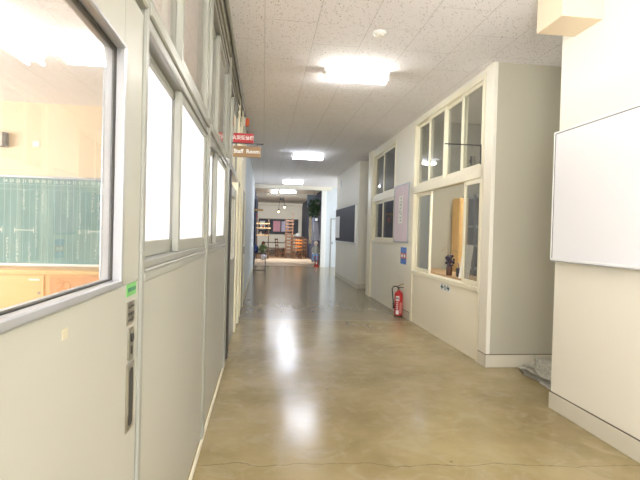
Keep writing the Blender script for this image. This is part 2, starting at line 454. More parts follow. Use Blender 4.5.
m = MB(); m.tube([(XL + .001, 1.37, 1.045), (XL + .005, 1.37, 1.045)], .012, 14); m.box((XL + .001, 1.366, 1.0), (XL + .003, 1.374, 1.022)); m.build('keyhole', M['rubber'], lk)
m = MB(); m.box((XL - .004, 1.332, 1.083), (XL - .001, 1.402, 1.148), .002); st = m.build('name_plate', M['steel'], d)
m = MB(); 
for r_ in range(3):
    for k in range(6):
        yy = 1.34 + k * .0105; zz = 1.135 - r_ * .018
        m.box((XL - .001, yy, zz - random.uniform(.004, .01)), (XL - .0002, yy + random.uniform(.002, .007), zz))
m.build('lettering', M['ink'], st)
m = MB(); m.box((XL - .004, 1.325, 1.163), (XL - .002, 1.418, 1.197)); st = m.build('sticker', M['green'], d); st['label'] = 'green sticker'
m = MB()
for k in range(7): m.box((XL - .002, 1.335 + k * .0115, 1.175), (XL - .0012, 1.341 + k * .0115, 1.186))
m.build('lettering', M['teal'], st)
m = MB(); m.box((XL - .004, .915, 1.14), (XL - .0028, .94, 1.16)); m.build('tape_patch', paint('yellowed tape', (186, 178, 150), .6), d)

# dark gap and second sliding door
struct(MB().box((XL - .075, 4.861, 0), (XL - .03, 5.19, 1.99)).build('trim_gap', M['brownblack']))
sbox('trim_edge', M['brownblack'], (XL - .029, 5.02, 0), (XL + .012, 5.19, 1.99), .004)
d = sempty('door_2', (XL, 5.2, 0))
m = MB()
m.box((XL - .05, 5.2, .01), (XL - .006, 6.35, 1.0), .004); m.box((XL - .05, 5.2, 1.0), (XL - .006, 5.36, 1.88)); m.box((XL - .05, 6.2, 1.0), (XL - .006, 6.35, 1.88)); m.box((XL - .05, 5.36, 1.76), (XL - .006, 6.2, 1.88))
m.build('door_leaf', M['panel'], d)
box('pane', M['glass'], (XL - .03, 5.355, .995), (XL - .025, 6.205, 1.765), d)
m = MB().box((XL - .006, 5.24, .8), (XL + .002, 5.3, .98), .004); m.build('door_handle', M['steel'], d)

# left wall beyond: cream frame then cool plaster
sbox('wall_left_pier', M['wallwarm'], (XL - .1, 7.161, 0), (XL + .012, 8.8, H))
m = MB(); m.box((XL + .013, 7.5, 0), (XL + .03, 7.58, 2.1), .003); m.box((XL + .013, 8.5, 0), (XL + .03, 8.58, 2.1), .003); m.box((XL + .013, 7.58, 2.02), (XL + .03, 8.5, 2.1), .003)
d = sempty('door_3', (XL, 7.5, 0)); m.build('door_frame', M['frameR'], d)
box('door_leaf', M['panel'], (XL + .013, 7.581, 0.005), (XL + .02, 8.499, 2.019), d)
box('door_handle', M['steel'], (XL + .0205, 8.38, .95), (XL + .04, 8.43, 1.08), d, .004)
sbox('wall_left_far', M['wallblue'], (XL - .1, 8.8, 0), (XL, 18.0, H))
sbox('wall_left_end', M['navy'], (XL - .1, 18.0, 0), (XL, 30.0, H))
sbox('wall_end', M['wall'], (XL - .1, 30.0, 0), (5.0, 30.1, H))
struct(MB().box((XL, 8.81, 0), (XL + .012, 17.9, .1), .003).build('baseboard_left_far', M['skirt']))

# right near wall with whiteboard
sbox('wall_right', M['wall'], (XN + .01, -4.9, 0), (XN + .17, 3.525, H))
struct(MB().box((XN, -4.9, 0), (XN + .0095, 3.537, .128), .003).box((XN + .01, 3.5255, 0), (XN + .17, 3.537, .128)).build('baseboard_right', M['skirt']))
struct(MB().box((XN + .004, -4.9, .1285), (XN + .0096, 3.533, .137)).build('trim_groove', M['groove']))
# recess beyond it
sbox('wall_recess_back', M['wallshade'], (3.9, 1.5, 0), (4.0, 4.67, H))
sbox('wall_recess_side', M['wallshade'], (XR + .171, 1.4, 0), (4.0, 1.5, H))
sbox('wall_recess_far', M['wallshade'], (XR + .04, 4.67, 0), (5.0, 4.83, H))
sbox('wall_right_pier', M['wall'], (XR - .006, 4.67, 0), (XR + .04, 4.85, H), .004)
struct(MB().box((XR - .012, 4.658, 0), (3.9, 4.6695, .128), .002).box((XR - .012, 4.658, 0), (XR - .0065, 4.85, .128), .002).build('baseboard_recess', M['skirt']))
struct(MB().box((XR - .009, 4.662, .1285), (3.9, 4.6695, .136)).box((XR - .009, 4.662, .1285), (XR - .0065, 4.85, .136)).build('trim_recess_groove', M['groove']))

# service window bay  y 4.88 .. 7.13
sbox('wall_right_bay', M['wallwarm'], (XR + .012, 4.868, 0), (XR + .09, 7.26, .75))
m = MB(); m.box((XR - .006, 4.87, 0), (XR + .011, 4.91, .75), .003); m.box((XR - .006, 7.20, 0), (XR + .011, 7.26, .75), .003)
struct(m.build('trim_bay_edges', M['frameR']))
def right_window(n, y0, y1, z0, z1, zt, uppers, lowers):
    """z0 sill, zt transom centre, z1 head; uppers / lowers: list of (ya, yb, track)"""
    w = sempty('window_%d' % n, (XR, y0, z0))
    m = MB()
    m.box((XR - .022, y0, z0), (XR + .1, y1, z0 + .055), .006)
    m.box((XR - .012, y0, zt - .05), (XR + .09, y1, zt + .05), .006)
    m.box((XR - .002, y0, zt + .051), (XR + .09, y1, zt + .07), .003)
    m.box((XR - .012, y0, z1), (XR + .09, y1, z1 + .06), .006)
    m.box((XR - .012, y0, z0 + .056), (XR + .09, y0 + .035, z1), .004)
    m.box((XR - .012, y1 - .06, z0 + .056), (XR + .09, y1, z1), .004)
    m.build('window_frame', M['frameR'], w)
    for a, b, k in uppers: sash(w, a, b, zt + .071, z1 - .002, XR + .02 + .032 * k, 'glassdark', 'frameR', .045, .04, .04)
    for a, b, k in lowers: sash(w, a, b, z0 + .057, zt - .051, XR + .02 + .032 * k, 'glassdark', 'frameR', .045, .05, .05)
    return w
right_window(8, 4.87, 7.26, .755, 3.06, 2.05,
             [(4.91, 5.49, 0), (5.44, 6.06, 1), (6.01, 6.62, 0), (6.58, 7.195, 1)],
             [(4.91, 5.36, 0), (6.55, 7.195, 1)])
sbox('wall_right_head', M['wall'], (XR + .005, 4.868, 3.121), (XR + .09, 7.26, H))
# window post in the opening
# room behind the service window
sbox('wall_room_far', M['roompaint'], (XR + .1, 7.27, 0), (5.0, 7.34, H))
sbox('wall_room_back', M['roompaint'], (4.9, 4.83, 0), (5.0, 7.27, H))
# pier with notice board and extinguisher
sbox('wall_right_column', M['wall'], (XR, 7.27, 0), (XR + .099, 8.29, H))
struct(MB().box((XR - .008, 7.27, 0), (XR - .0005, 8.29, .12), .002).build('baseboard_column', M['skirt']))
struct(MB().box((XR - .004, 7.27, .1205), (XR - .0005, 8.29, .128)).build('trim_column_groove', M['groove']))
# second bay
sbox('wall_right_bay_far', M['wall'], (XR + .012, 8.30, 0), (XR + .09, 10.05, 1.19))
right_window(9, 8.30, 10.05, 1.19, 3.0, 2.09,
             [(8.34, 9.2, 0), (9.15, 9.985, 1)], [(8.34, 9.2, 0), (9.15, 9.985, 1)])
sbox('wall_right_head_far', M['wall'], (XR + .005, 8.30, 3.061), (XR + .09, 10.05, H))
sbox('trim_20', M['frameR'], (XR - .03, 10.06, 0), (XR + .1, 10.4, H - .002), .006)
sbox('wall_store_far', M['roompaint'], (XR + .1, 10.32, 0), (5.0, 10.4, H))
sbox('wall_store_back', M['roompaint'], (4.9, 7.34, 0), (5.0, 10.32, H))
# alcove, then projecting block with black board
sbox('wall_alcove_back', M['wallshade'], (3.7, 10.4, 0), (3.8, 11.55, H))
sbox('wall_right_block', M['wall'], (XR, 11.55, 0), (3.8, 15.1, H), .004)
struct(MB().box((XR - .006, 11.54, 0), (XR - .0005, 15.1, .11), .002).box((XR, 11.54, 0), (3.69, 11.5495, .11)).build('baseboard_block', M['skirt']))
sbox('wall_right_far', M['wallblue'], (XR + .08, 18.7, 0), (5.0, 18.82, H))
m = MB(); m.box((2.27, 18.62, 0), (2.46, 18.699, H - .001), .006); struct(m.build('trim_21', M['white']))
d = sempty('door_4', (2.5, 18.68, 0))
m = MB(); m.box((2.66, 18.68, 0), (2.7, 18.6995, 1.95), .003); m.box((3.2, 18.68, 0), (3.24, 18.6995, 1.95), .003); m.box((2.7, 18.68, 1.91), (3.2, 18.6995, 1.95), .003)
m.build('door_frame', M['frameL'], d); box('door_leaf', M['wallblue'], (2.7, 18.69, .01), (3.2, 18.6995  , 1.9759), d); box('door_handle', M['black'], (2.72, 18.67, .92), (2.75, 18.689, 1.02), d, .004)
sbox('wall_right_end', M['navy'], (XR + .08, 18.83, 0), (XR + .2, 30.0, H))

# ------------------------------------------------------------------ ceiling fittings
def ceiling_light(y, label, tubemat, x=.99, group='fluorescent ceiling lights', dim=(.74, .2)):
    t = empty('ceiling_light', (x, y, H), label, 'ceiling light', group)
    L, W = dim
    W = W * .85
    m = MB(); m.prism([(y - W / 2, H - .001), (y + W / 2, H - .001), (y + W * .28, H - .055), (y - W * .28, H - .055)], 0, x - L / 2, x + L / 2)
    m.build('housing', M['white'], t)
    for s in (-1, 1):
        yy = y + s * W * .36
        MB().tube([(x - L / 2 + .035, yy, H - .085), (x + L / 2 - .035, yy, H - .085)], .0165, 14).build('fluorescent_tube', M[tubemat], t)
    for s in (-1, 1):
        for q in (-1, 1):
            xx = x + s * (L / 2 - .02)
            MB().box((xx - .014, y + q * W * .36 - .024, H - .112), (xx + .014, y + q * W * .36 + .024, H - .03), .006).build('lamp_holder', M['offwhite'], t)
    return t
ceiling_light(5.25, 'double-tube ceiling light nearest the smoke detector, largest in view', 'tube')
ceiling_light(11.0, 'lit ceiling light level with the black notice board block, second in the row', 'tubecold')
ceiling_light(16.7, 'lit ceiling light just before the beam at the corridor end, third in the row', 'tubecold')
ceiling_light(20.6, 'wider lit ceiling light beyond the first beam, fourth in the row', 'tubecold', 1.02)
ceiling_light(21.0, 'short lit ceiling light just left of the fourth one beyond the beam', 'tubecold', .44, dim=(.3, .2))
def long_light(x0, y0, label):
    t = empty('classroom_light', (x0, y0, H), label, 'ceiling light', 'classroom ceiling lights')
    m = MB(); m.prism([(x0 - .11, H - .001), (x0 + .11, H - .001), (x0 + .05, H - .08), (x0 - .05, H - .08)], 1, y0 - .62, y0 + .62); m.build('housing', M['white'], t)
    for s in (-1, 1): MB().tube([(x0 + s * .075, y0 - .59, H - .11), (x0 + s * .075, y0 + .59, H - .11)], .018, 12).build('fluorescent_tube', M['tubeclass'], t)
long_light(-2.42, 4.75, 'long classroom ceiling light running away beyond the door glass')
ceiling_light(5.0, 'classroom ceiling light lying crosswise beyond the door glass', 'tubeclass', -1.8, 'classroom ceiling lights', (.74, .2))
t = empty('smoke_detector', (.99, 4.18, H), 'small round white smoke detector on the perforated ceiling', 'smoke detector')
MB().lathe((.99, 4.18, H - .03), [(.02, -.012), (.036, -.01), (.042, .004)], 20).build('sensor_head', M['offwhite'], t)
MB().lathe((.99, 4.18, H - .026), [(.042, 0), (.06, .004), (.062, .018), (.055, .0255)], 24).build('base', M['white'], t)

# ------------------------------------------------------------------ box on near right wall, whiteboard
t = MB().box((2.01, 3.07, 2.895), (XN + .0095, 3.38, H - .001), .004).build('duct_box', M['beigebox'])
tag(t, 'boxy cream casing fixed under the ceiling at the corner of the near right wall', 'casing')
MB().box((2.01, 3.072, H - .012), (2.0 + .28, 3.0699, H - .004)).build('flange', M['white'], t)

t = empty('whiteboard', (XN - .01, 3.0, 1.18), 'large blank white board hung on the near right wall', 'whiteboard')
yA, yB, zA, zB = 1.15, 3.545, 1.19, 2.195
MB().box((XN - .012, yA, zA), (XN + .0085, yB, zB), .003).build('board', M['boardwhite'], t)
m = MB()
for a, b in (((yA, zA - .008), (yB + .008, zA + .008)), ((yA, zB - .006), (yB + .008, zB + .008)), ((yB - .008, zA), (yB + .008, zB)), ((yA - .008, zA), (yA + .008, zB))):
    m.box((XN - .018, a[0], a[1]), (XN + .009, b[0], b[1]), .003)
m.build('frame', M['white'], t)
MB().box((XN - .016, yA + .01, zB - .0105), (XN - .011, yB - .01, zB - .0065)).box((XN - .016, yB - .013, zA + .01), (XN - .011, yB - .0085, zB - .01)).build('shadow_gap', M['terracotta'], t)
MB().box((XN - .055, yA + .05, zA - .014), (XN - .0125, yB - .05, zA - .0085), .002).build('pen_tray', M['alu'], t)

# newspapers on the floor of the recess: ragged overlapping sheets
def news_mat():
    t = NT('printed newsprint'); p = t.add('ShaderNodeBsdfPrincipled', Roughness=.85)
    tc = t.add('ShaderNodeTexCoord'); mp = t.add('ShaderNodeMapping'); mp.inputs['Rotation'].default_value = (0, 0, .3); t.link(tc.outputs['Object'], mp.inputs[0])
    br = t.add('ShaderNodeTexBrick', offset=.35)
    for k, v in (('Scale', 1.0), ('Mortar Size', .007), ('Brick Width', .17), ('Row Height', .026)): br.inputs[k].default_value = v
    t.link(mp.outputs[0], br.inputs['Vector'])
    n = t.add('ShaderNodeTexNoise', Scale=38.0, Detail=2.0); t.link(tc.outputs['Object'], n.inputs['Vector'])
    n2 = t.add('ShaderNodeTexNoise', Scale=6.0, Detail=4.0); t.link(tc.outputs['Object'], n2.inputs['Vector'])
    ink = t.math('MULTIPLY', t.math('GREATER_THAN', n.outputs[0], .52), t.math('SUBTRACT', 1.0, br.outputs['Fac']))
    base = t.mix(n2.outputs[0], lin((186, 182, 166)), lin((226, 223, 210)))
    t.link(t.mix(t.math('MULTIPLY', ink, .55), base, lin((96, 92, 84))), p.inputs['Base Color'])
    t.link(p.outputs[0], t.out.inputs[0]); return t.m
NM = news_mat()
t = empty('newspaper_pile', (3.0, 4.2, 0), 'ragged pile of grey newspaper sheets on the floor behind the near right wall', 'newspapers')
rg = random.Random(3)
for k in range(9):
    bm = bmesh.new()
    cx, cy = 3.04 + rg.uniform(-.05, .09), 4.15 + rg.uniform(-.05, .05); rot = rg.uniform(-.3, .3)
    w, l = .44 - .012 * k + rg.uniform(-.03, .03), .50 - .01 * k + rg.uniform(-.03, .03)
    nx, ny = 20, 20; vs = []
    ph = [rg.uniform(0, 6) for _ in range(6)]
    for i in range(nx + 1):
        row = []
        for j in range(ny + 1):
            u, v = i / nx * 2 - 1, j / ny * 2 - 1
            e = max(abs(u), abs(v)); q = (u * u + v * v) ** .5
            rag = 1 - .10 * max(0, q - .9) * 2 + (.035 * math.sin(9 * math.atan2(v, u) + ph[4]) + .02 * math.sin(23 * math.atan2(v, u) + ph[5])) * e
            px, py = u * w * rag, v * l * rag
            z = .006 + k * .0075 + .004 * (1 + math.sin(5 * u + ph[2]) * math.sin(6 * v + ph[3]))
            if e > .78: z += (e - .78) * (.05 + .08 * math.sin(6 * math.atan2(v, u) + ph[0])) * (.25 if k < 3 else 1)
            if k == 8 and u < -.8 and v > .6: z += (-.8 - u) * .5
            X = cx + px * math.cos(rot) - py * math.sin(rot); Y = cy + px * math.sin(rot) + py * math.cos(rot)
            row.append(bm.verts.new((min(X, 3.6), min(Y, 4.64), max(z, .003 + k * .0012))))
        vs.append(row)
    for i in range(nx):
        for j in range(ny):
            f = bm.faces.new((vs[i][j], vs[i + 1][j], vs[i + 1][j + 1], vs[i][j + 1])); f.smooth = True
    mb = MB(); mb.bm.free(); mb.bm = bm
    mb.build('newspaper_sheet', NM, t)

# ------------------------------------------------------------------ signs hanging over the left doorway
t = empty('sign_bracket', (XL + .017, 5.0, 2.2650), 'thin black arm sticking out of the left partition, carrying the staff room sign', 'bracket')
MB().box((XL + .017, 4.994, 2.2560), (-.02, 5.006, 2.2670), .002).build('arm', M['black'], t)
MB().box((XL + .017, 4.985, 2.2500), (XL + .0225, 5.015, 2.2668), .002).build('wall_plate', M['black'], t)
t = empty('alarm_sign', (-.24, 5.0, 2.2675), 'small red sign with white Japanese lettering on top of the black bracket arm', 'sign')
MB().box((-.332, 4.992, 2.2675), (-.122, 5.008, 2.3650), .003).build('plate', M['signred'], t)
text('lettering', '火災受信機', .045, M['white'], (-.23, 4.9915, 2.3160), '-y', t, .0009)
t = empty('staff_room_sign', (-.19, 5.0, 2.1800), 'brown wooden sign reading Staff Room hanging under the black bracket arm', 'sign')
MB().box((-.331, 4.989, 2.1180), (-.045, 5.011, 2.2320), .004).build('plaque', M['plaque'], t)
text('lettering', 'Staff  Room', .056, M['white'], (-.19, 4.988, 2.1770), '-y', t, .0016)
for xx in (-.30, -.08): MB().tube([(xx, 5.0, 2.2320), (xx, 5.0, 2.2555)], .0022, 6).build('hook', M['black'], t)
t = empty('alarm_lamp', (XL + .03, 7.2, 2.95), 'small orange alarm lamp high on the left wall above the signs', 'lamp')
MB().box((XL + .0122, 7.175, 2.91), (XL + .055, 7.29, 3.05), .004).build('base', M['offwhite'], t)
MB().box((XL + .0555, 7.175, 2.925), (XL + .11, 7.285, 3.04), .012, 2).build('lens', M['orange'], t)

# right-hand empty bracket
t = empty('empty_bracket', (XR - .013, 4.9, 2.34), 'thin black empty sign bracket on the service window frame', 'bracket')
MB().box((1.91, 4.894, 2.338), (XR - .0235, 4.906, 2.35), .002).build('arm', M['black'], t)
MB().box((XR - .0232, 4.892, 2.14), (XR - .0125, 4.908, 2.355), .002).build('upright', M['black'], t)
for xx in (1.955, 2.22): MB().tube([(xx, 4.9, 2.338), (xx, 4.9, 2.318), (xx + .008, 4.9, 2.31)], .0025, 6).build('hook', M['black'], t)
t = MB().box((XR - .006, 5.155, 2.165), (XR + .0055, 5.19, 2.27), .003).box((XR - .02, 5.165, 2.2), (XR - .0065, 5.18, 2.225), .002).build('window_catch', M['black'])
tag(t, 'small black catch on the upper service window pane', 'catch')

# ------------------------------------------------------------------ service window contents
t = empty('counter', (2.8, 6.0, 0), 'wooden counter just inside the open service window', 'counter')
box('worktop', M['palewood'], (XR + .101, 4.86, .80), (2.78, 7.24, .84), t, .004)
box('front', M['roompaint'], (XR + .102, 4.87, 0), (2.72, 7.23, .799), t)
t = empty('leaning_notice', (2.45, 5.55, .84), 'white notice board leaning on the counter behind the service window glass', 'notice board')
m = MB(); m.prism([(2.392, .841), (2.52, .841), (2.575, 1.25), (2.447, 1.25)], 1, 5.55, 5.562); m.build('board', M['paper'], t)
m = MB()
for r_ in range(9):
    z = .90 + r_ * .035; m.box((2.42 + (z - .84) * .134, 5.5485, z), (2.42 + (z - .84) * .134 + random.uniform(.04, .08), 5.5495, z + .006))
m.build('lettering', paint('pale printed text', (214, 214, 224), .8), t)
m = MB().bar((2.54, 5.565, 1.15), (2.56, 5.66, .845), .012, .006); m.build('stand_leg', M['offwhite'], t)

t = empty('dried_flowers', (2.43, 5.95, .84), 'brown bottle of dark dried flowers and curling twigs on the service window counter', 'dried flowers')
MB().lathe((2.43, 5.95, .841), [(.036, 0), (.04, .01), (.04, .10), (.034, .125), (.02, .15), (.018, .175), (.022, .18)], 20).build('bottle', M['bottle'], t)
m = MB(); rg = random.Random(5)
for k in range(46):
    a = rg.uniform(0, 6.28); r = rg.uniform(.0, .06); z = 1.0 + rg.uniform(-.03, .10)
    c = (2.43 + r * math.cos(a), 5.95 + r * math.sin(a), z)
    m.ball(c, (rg.uniform(.010, .02), rg.uniform(.010, .02), rg.uniform(.014, .026)), 1)
m.build('petals', M['petal'], t)
for k in range(7):
    a = rg.uniform(0, 6.28); R = rg.uniform(.06, .16); hh = rg.uniform(.2, .3)
    pts = [(2.43 + R * math.cos(a) * (s / 7) ** 1.3 - .03 * (s / 7), 5.95 + R * math.sin(a) * (s / 7), 1.0 + hh * math.sin(s / 7 * 2.1) * .75) for s in range(8)]
    MB().tube(pts, .0022, 6).build('twig', M['twig'], t)
t = empty('pen_holder', (2.5, 5.75, .84), 'dark round pot with pens between dried flowers and leaning notice', 'pen pot')
MB().lathe((2.5, 5.75, .841), [(.05, 0), (.055, .01), (.058, .11), (.052, .11), (.048, .02)], 20).build('pot', M['black'], t)
for k, mt in enumerate(('blue', 'offwhite', 'ink', 'offwhite')):
    a = k * 1.6 + .3
    MB().tube([(2.5 + .02 * math.cos(a), 5.75 + .02 * math.sin(a), .87), (2.5 + .045 * math.cos(a), 5.75 + .045 * math.sin(a), 1.02)], .005, 8).build('pen', M[mt], t)

t = empty('locker', (2.97, 6.9, 0), 'tall orange wooden locker inside the service window room', 'locker')
box('carcass', M['cupboard'], (2.99, 6.98, 0.0), (3.13, 7.26, 1.95), t, .004)
box('door', M['cupboard'], (3.0, 6.962, .03), (3.12, 6.979, 1.92), t, .004)
t = empty('steel_shelf', (3.6, 6.9, 0), 'dark grey steel shelving behind the right-hand service window pane', 'shelf unit')
m = MB(); m.box((3.16, 7.2, 0), (4.4, 7.26, 2.0)); m.box((3.16, 6.84, 0), (3.19, 6.87, 2.0)); m.box((3.16, 7.17, 0), (3.19, 7.2, 2.0)); m.box((4.37, 6.84, 0), (4.4, 7.2, 2.0)); m.build('carcass', M['darkshelf'], t)
for z in (.1, .5, .85, 1.2, 1.5, 1.96): box('shelf_board', M['shelfline'], (3.191, 6.84, z), (4.369, 7.199, z + .03), t, .002)

t = empty('arrow_sticker', (XR + .011, 5.87, .69), 'small white sticker with green arrows below the service window sill', 'sticker')
ya, yb, za, zb = 5.70, 6.02, .645, .735
MB().box((XR + .0095, ya, za), (XR + .0118, yb, zb)).build('backing', M['paper'], t)
X = XR + .0085; zc = .69
m = MB()
m.box((X, 5.95, zc - .036), (X + .0009, 5.972, zc + .036)).prism([(6.012, zc), (5.965, zc + .03), (5.965, zc - .03)], 0, X, X + .0009).box((X, 5.91, zc - .01), (X + .0009, 5.972, zc + .01))
m.box((X, 5.865, zc - .034), (X + .0009, 5.882, zc + .034)).box((X, 5.83, zc - .034), (X + .0009, 5.845, zc + .03))
m.prism([(5.708, zc), (5.755, zc + .03), (5.755, zc - .036)], 0, X, X + .0009).box((X, 5.745, zc - .01), (X + .0009, 5.81, zc + .01)).box((X, 5.775, zc - .034), (X + .0009, 5.79, zc + .034))
m.build('arrows', M['teal'], t)

# ------------------------------------------------------------------ pier: notice board, blue and red sign, extinguisher
t = empty('notice_board', (XR - .01, 7.8, 1.25), 'pale pink notice board with a vertical white name strip on the right wall pier', 'notice board')
box('board', M['pinboard'], (XR - .018, 7.44, 1.24), (XR - .0005, 8.25, 2.2), t, .003)
m = MB()
for a, b in (((7.43, 1.225), (8.265, 1.25)), ((7.43, 2.19), (8.265, 2.215)), ((7.43, 1.225), (7.455, 2.215)), ((8.24, 1.225), (8.265, 2.215))): m.box((XR - .024, a[0], a[1]), (XR - .0006, b[0], b[1]), .003)
m.build('frame', M['alu'], t)
n = box('name_strip', M['paper'], (XR - .022, 7.74, 1.55), (XR - .0185, 7.98, 2.02), t)
m = MB(); rg = random.Random(11)
for k in range(8):
    z = 1.985 - k * .054
    for q in range(4):
        a0, b0 = 7.78 + rg.uniform(0, .1), z - rg.uniform(0, .03)
        if rg.random() < .5: m.box((XR - .0232, a0, b0), (XR - .0222, a0 + .06, b0 + .006))
        else: m.box((XR - .0232, a0, b0 - .012), (XR - .0222, a0 + .012, b0 + .014))
m.build('lettering', M['ink'], n)
t = empty('hydrant_notice', (XR - .002, 7.66, 1.0), 'small blue, red and blue notice above the fire extinguisher', 'sign')
for z0, z1, mt in ((.87, .96, 'blue'), (.961, 1.055, 'red'), (1.056, 1.15, 'blue')):
    p = box('panel', M[mt], (XR - .003, 7.52, z0), (XR - .0001, 7.84, z1), t)
    if mt == 'red':
        mm = MB()
        for yy in (7.56, 7.70): mm.lathe((0, 0, 0), [(.0008, 0), (.001, .0)], 3) if False else mm.prism([(yy + .05 + .05 * math.cos(k * .524), 1.008 + .03 * math.sin(k * .524)) for k in range(12)], 0, XR - .0042, XR - .0032)
        mm.build('emblem', M['paper'], p)
    else:
        mm = MB()
        for yy in (7.57, 7.66, 7.75): mm.box((XR - .004, yy, z0 + .03), (XR - .0032, yy + .012, z1 - .03))
        mm.build('lettering', paint('pale blue lettering', (150, 180, 230), .6), p)

ex, ey = 2.26, 7.64
t = empty('fire_extinguisher', (ex, ey, 0), 'red fire extinguisher with black hose standing on the floor by the right wall pier', 'fire extinguisher')
MB().lathe((ex, ey, .0), [(.066, .001), (.07, .012), (.07, .36), (.066, .385), (.05, .41), (.028, .425), (.024, .44)], 32).build('cylinder', M['red'], t)
MB().lathe((ex, ey, .0), [(.0725, .0005), (.0735, .006), (.0735, .022), (.0712, .026)], 28).build('base_ring', M['rubber'], t)
MB().lathe((ex, ey, .44), [(.026, 0), (.026, .02), (.016, .03), (.016, .05)], 18).build('valve', M['steel'], t)
m = MB(); m.bar((ex - .03, ey, .485), (ex + .11, ey - .02, .49), .022, .014, .003); m.build('carry_handle', M['black'], t)
m = MB(); m.bar((ex - .02, ey, .505), (ex + .085, ey - .015, .548), .02, .01, .003); m.build('lever', M['black'], t)
m = MB(); m.tube([(ex + .03, ey - .02, .52), (ex + .05, ey - .03, .53), (ex + .06, ey - .02, .515)], .004, 6); m.build('safety_pin', paint('yellow pin', (230, 200, 60), .4), t)
pts = []
for k in range(15):
    s = k / 14; a = math.pi * min(1, s * 1.6)
    if s < .62: pts.append((ex - .055 * (1 - math.cos(a)) - .012, ey - .03, .462 + .045 * math.sin(a)))
    else: pts.append((ex - .122 + (s - .62) * .08, ey - .03, .46 - (s - .62) / .38 * .26))
MB().tube(pts, .0095, 10).build('hose', M['black'], t)
MB().tube([(ex - .091, ey - .03, .20), (ex - .088, ey - .03, .14)], [.009, .015], 10).build('nozzle', M['black'], t)
def wrap_patch(a0, a1, z0, z1, r, n=8):
    m = MB(); P = [(ex + r * math.cos(a0 + (a1 - a0) * k / n), ey + r * math.sin(a0 + (a1 - a0) * k / n)) for k in range(n + 1)]
    for (p, q) in zip(P, P[1:]): m.poly([(p[0], p[1], z0), (q[0], q[1], z0), (q[0], q[1], z1), (p[0], p[1], z1)])
    return m
A0 = math.radians(-106)
def ang(d): return math.radians(-106 + d)
lb = wrap_patch(ang(-42), ang(8), .265, .345, .0712).build('upper_label', M['paper'], t)
wrap_patch(ang(-40), ang(6), .305, .315, .0718).build('lettering', M['ink'], lb)
m = MB()
for dd in (-36, -20, -4): 
    q = wrap_patch(ang(dd), ang(dd + 6), .272, .338, .0718, 2); me = bpy.data.meshes.new('q'); q.bm.to_mesh(me); q.bm.free(); m.bm.from_mesh(me); bpy.data.meshes.remove(me)
m.build('lettering', M['ink'], lb)
m = MB()
for k in range(4):
    for dd in (-30, -14):
        q = wrap_patch(ang(dd), ang(dd + 9), .125 + k * .034, .145 + k * .034, .0712, 2); me = bpy.data.meshes.new('q'); q.bm.to_mesh(me); q.bm.free(); m.bm.from_mesh(me); bpy.data.meshes.remove(me)
m.build('white_lettering', M['paper'], t)
wrap_patch(ang(-34), ang(4), .045, .11, .0712).build('lower_label', M['paper'], t)
wrap_patch(ang(14), ang(48), .06, .24, .0712).build('side_label', paint('pale red label', (224, 130, 120), .5, .2, 30), t)

# ------------------------------------------------------------------ black board on the block
t = empty('black_notice_board', (XR - .02, 13.3, 1.1), 'black notice board in a white frame on the projecting right wall block', 'notice board')
box('board', M['blackboard'], (XR - .022, 11.85, 1.13), (XR - .0005, 15.08, 2.1), t)
m = MB()
for a, b in (((11.79, 1.09), (15.095, 1.13)), ((11.79, 2.1), (15.095, 2.115)), ((11.79, 1.09), (11.85, 2.115)), ((15.07, 1.09), (15.095, 2.115))): m.box((XR - .034, a[0], a[1]), (XR - .0006, b[0], b[1]), .003)
m.build('frame', M['white'], t)
t = MB().box((XR - .027, 14.3, 1.22), (XR - .0225, 15.04, 1.88)).build('posted_sheet', M['paper']); tag(t, 'white paper sheet pinned on the far end of the black notice board', 'paper')
t = empty('thermostat', (XR - .01, 14.5, 2.9), 'small white box high on the projecting right wall block', 'switch box')
box('casing', M['white'], (XR - .03, 14.3, 2.78), (XR - .0001, 14.5, 2.98), t, .004); box('cover_plate', M['offwhite'], (XR - .036, 14.33, 2.82), (XR - .0305, 14.47, 2.94), t, .002)

# ------------------------------------------------------------------ classroom seen through the near door
t = empty('chalkboard', (-4.0, 7.45, .78), 'green chalkboard ruled into day columns on the classroom front wall', 'chalkboard')
bx0, bx1, bz0, bz1 = -6.2, -1.75, .79, 2.05
box('slate', M['slate'], (bx0, 7.465, bz0), (bx1, 7.4995, bz1), t)
m = MB(); m.box((bx0 - .04, 7.45, bz1), (bx1 + .04, 7.4995, bz1 + .035), .004); m.box((bx0 - .04, 7.45, bz0), (bx0, 7.4995, bz1)); m.box((bx1, 7.45, bz0), (bx1 + .04, 7.4995, bz1)); m.build('frame', M['alu'], t)
box('chalk_tray', M['white'], (bx0, 7.40, bz0 - .035), (bx1, 7.4995, bz0 - .001), t, .004)
YF = 7.464
m = MB()
cw = .0875; x24 = -3.83
for k in range(46):
    x = bx1 - .02 - k * cw
    if x < bx0: break
    m.box((x - .0022, YF - .001, bz0 + .02), (x + .0022, YF, bz1 - .0))
for z in (bz1 - .095, bz1 - .17): m.box((bx0, YF - .001, z - .002), (bx1, YF, z + .002))
m.build('ruled_lines', paint('faint chalk line', (176, 206, 202), .9), t)
xr = -2.375
m0 = None
for k in range(17):
    text('day_number', str(8 + k), .062, M['chalk'], (xr - k * cw, YF - .0012, bz1 - .05), '-y', t)
m = MB(); rg = random.Random(21)
def scribble(x, ztop, n, h=.05, s=.02):
    for k in range(n):
        z = ztop - k * h
        for q in range(3):
            w = rg.uniform(.3, 1) * s; ox = rg.uniform(-.6, .6) * s; oz = rg.uniform(-.018, .018)
            if rg.random() < .5: m.box((x + ox - w / 2, YF - .0012, z + oz - .004), (x + ox + w / 2, YF - .0002, z + oz + .004))
            else: m.bar((x + ox, YF - .0007, z + oz - w * .6), (x + ox + rg.uniform(-.01, .01), YF - .0007, z + oz + w * .6), .009, .001)
Z = bz1 - .20
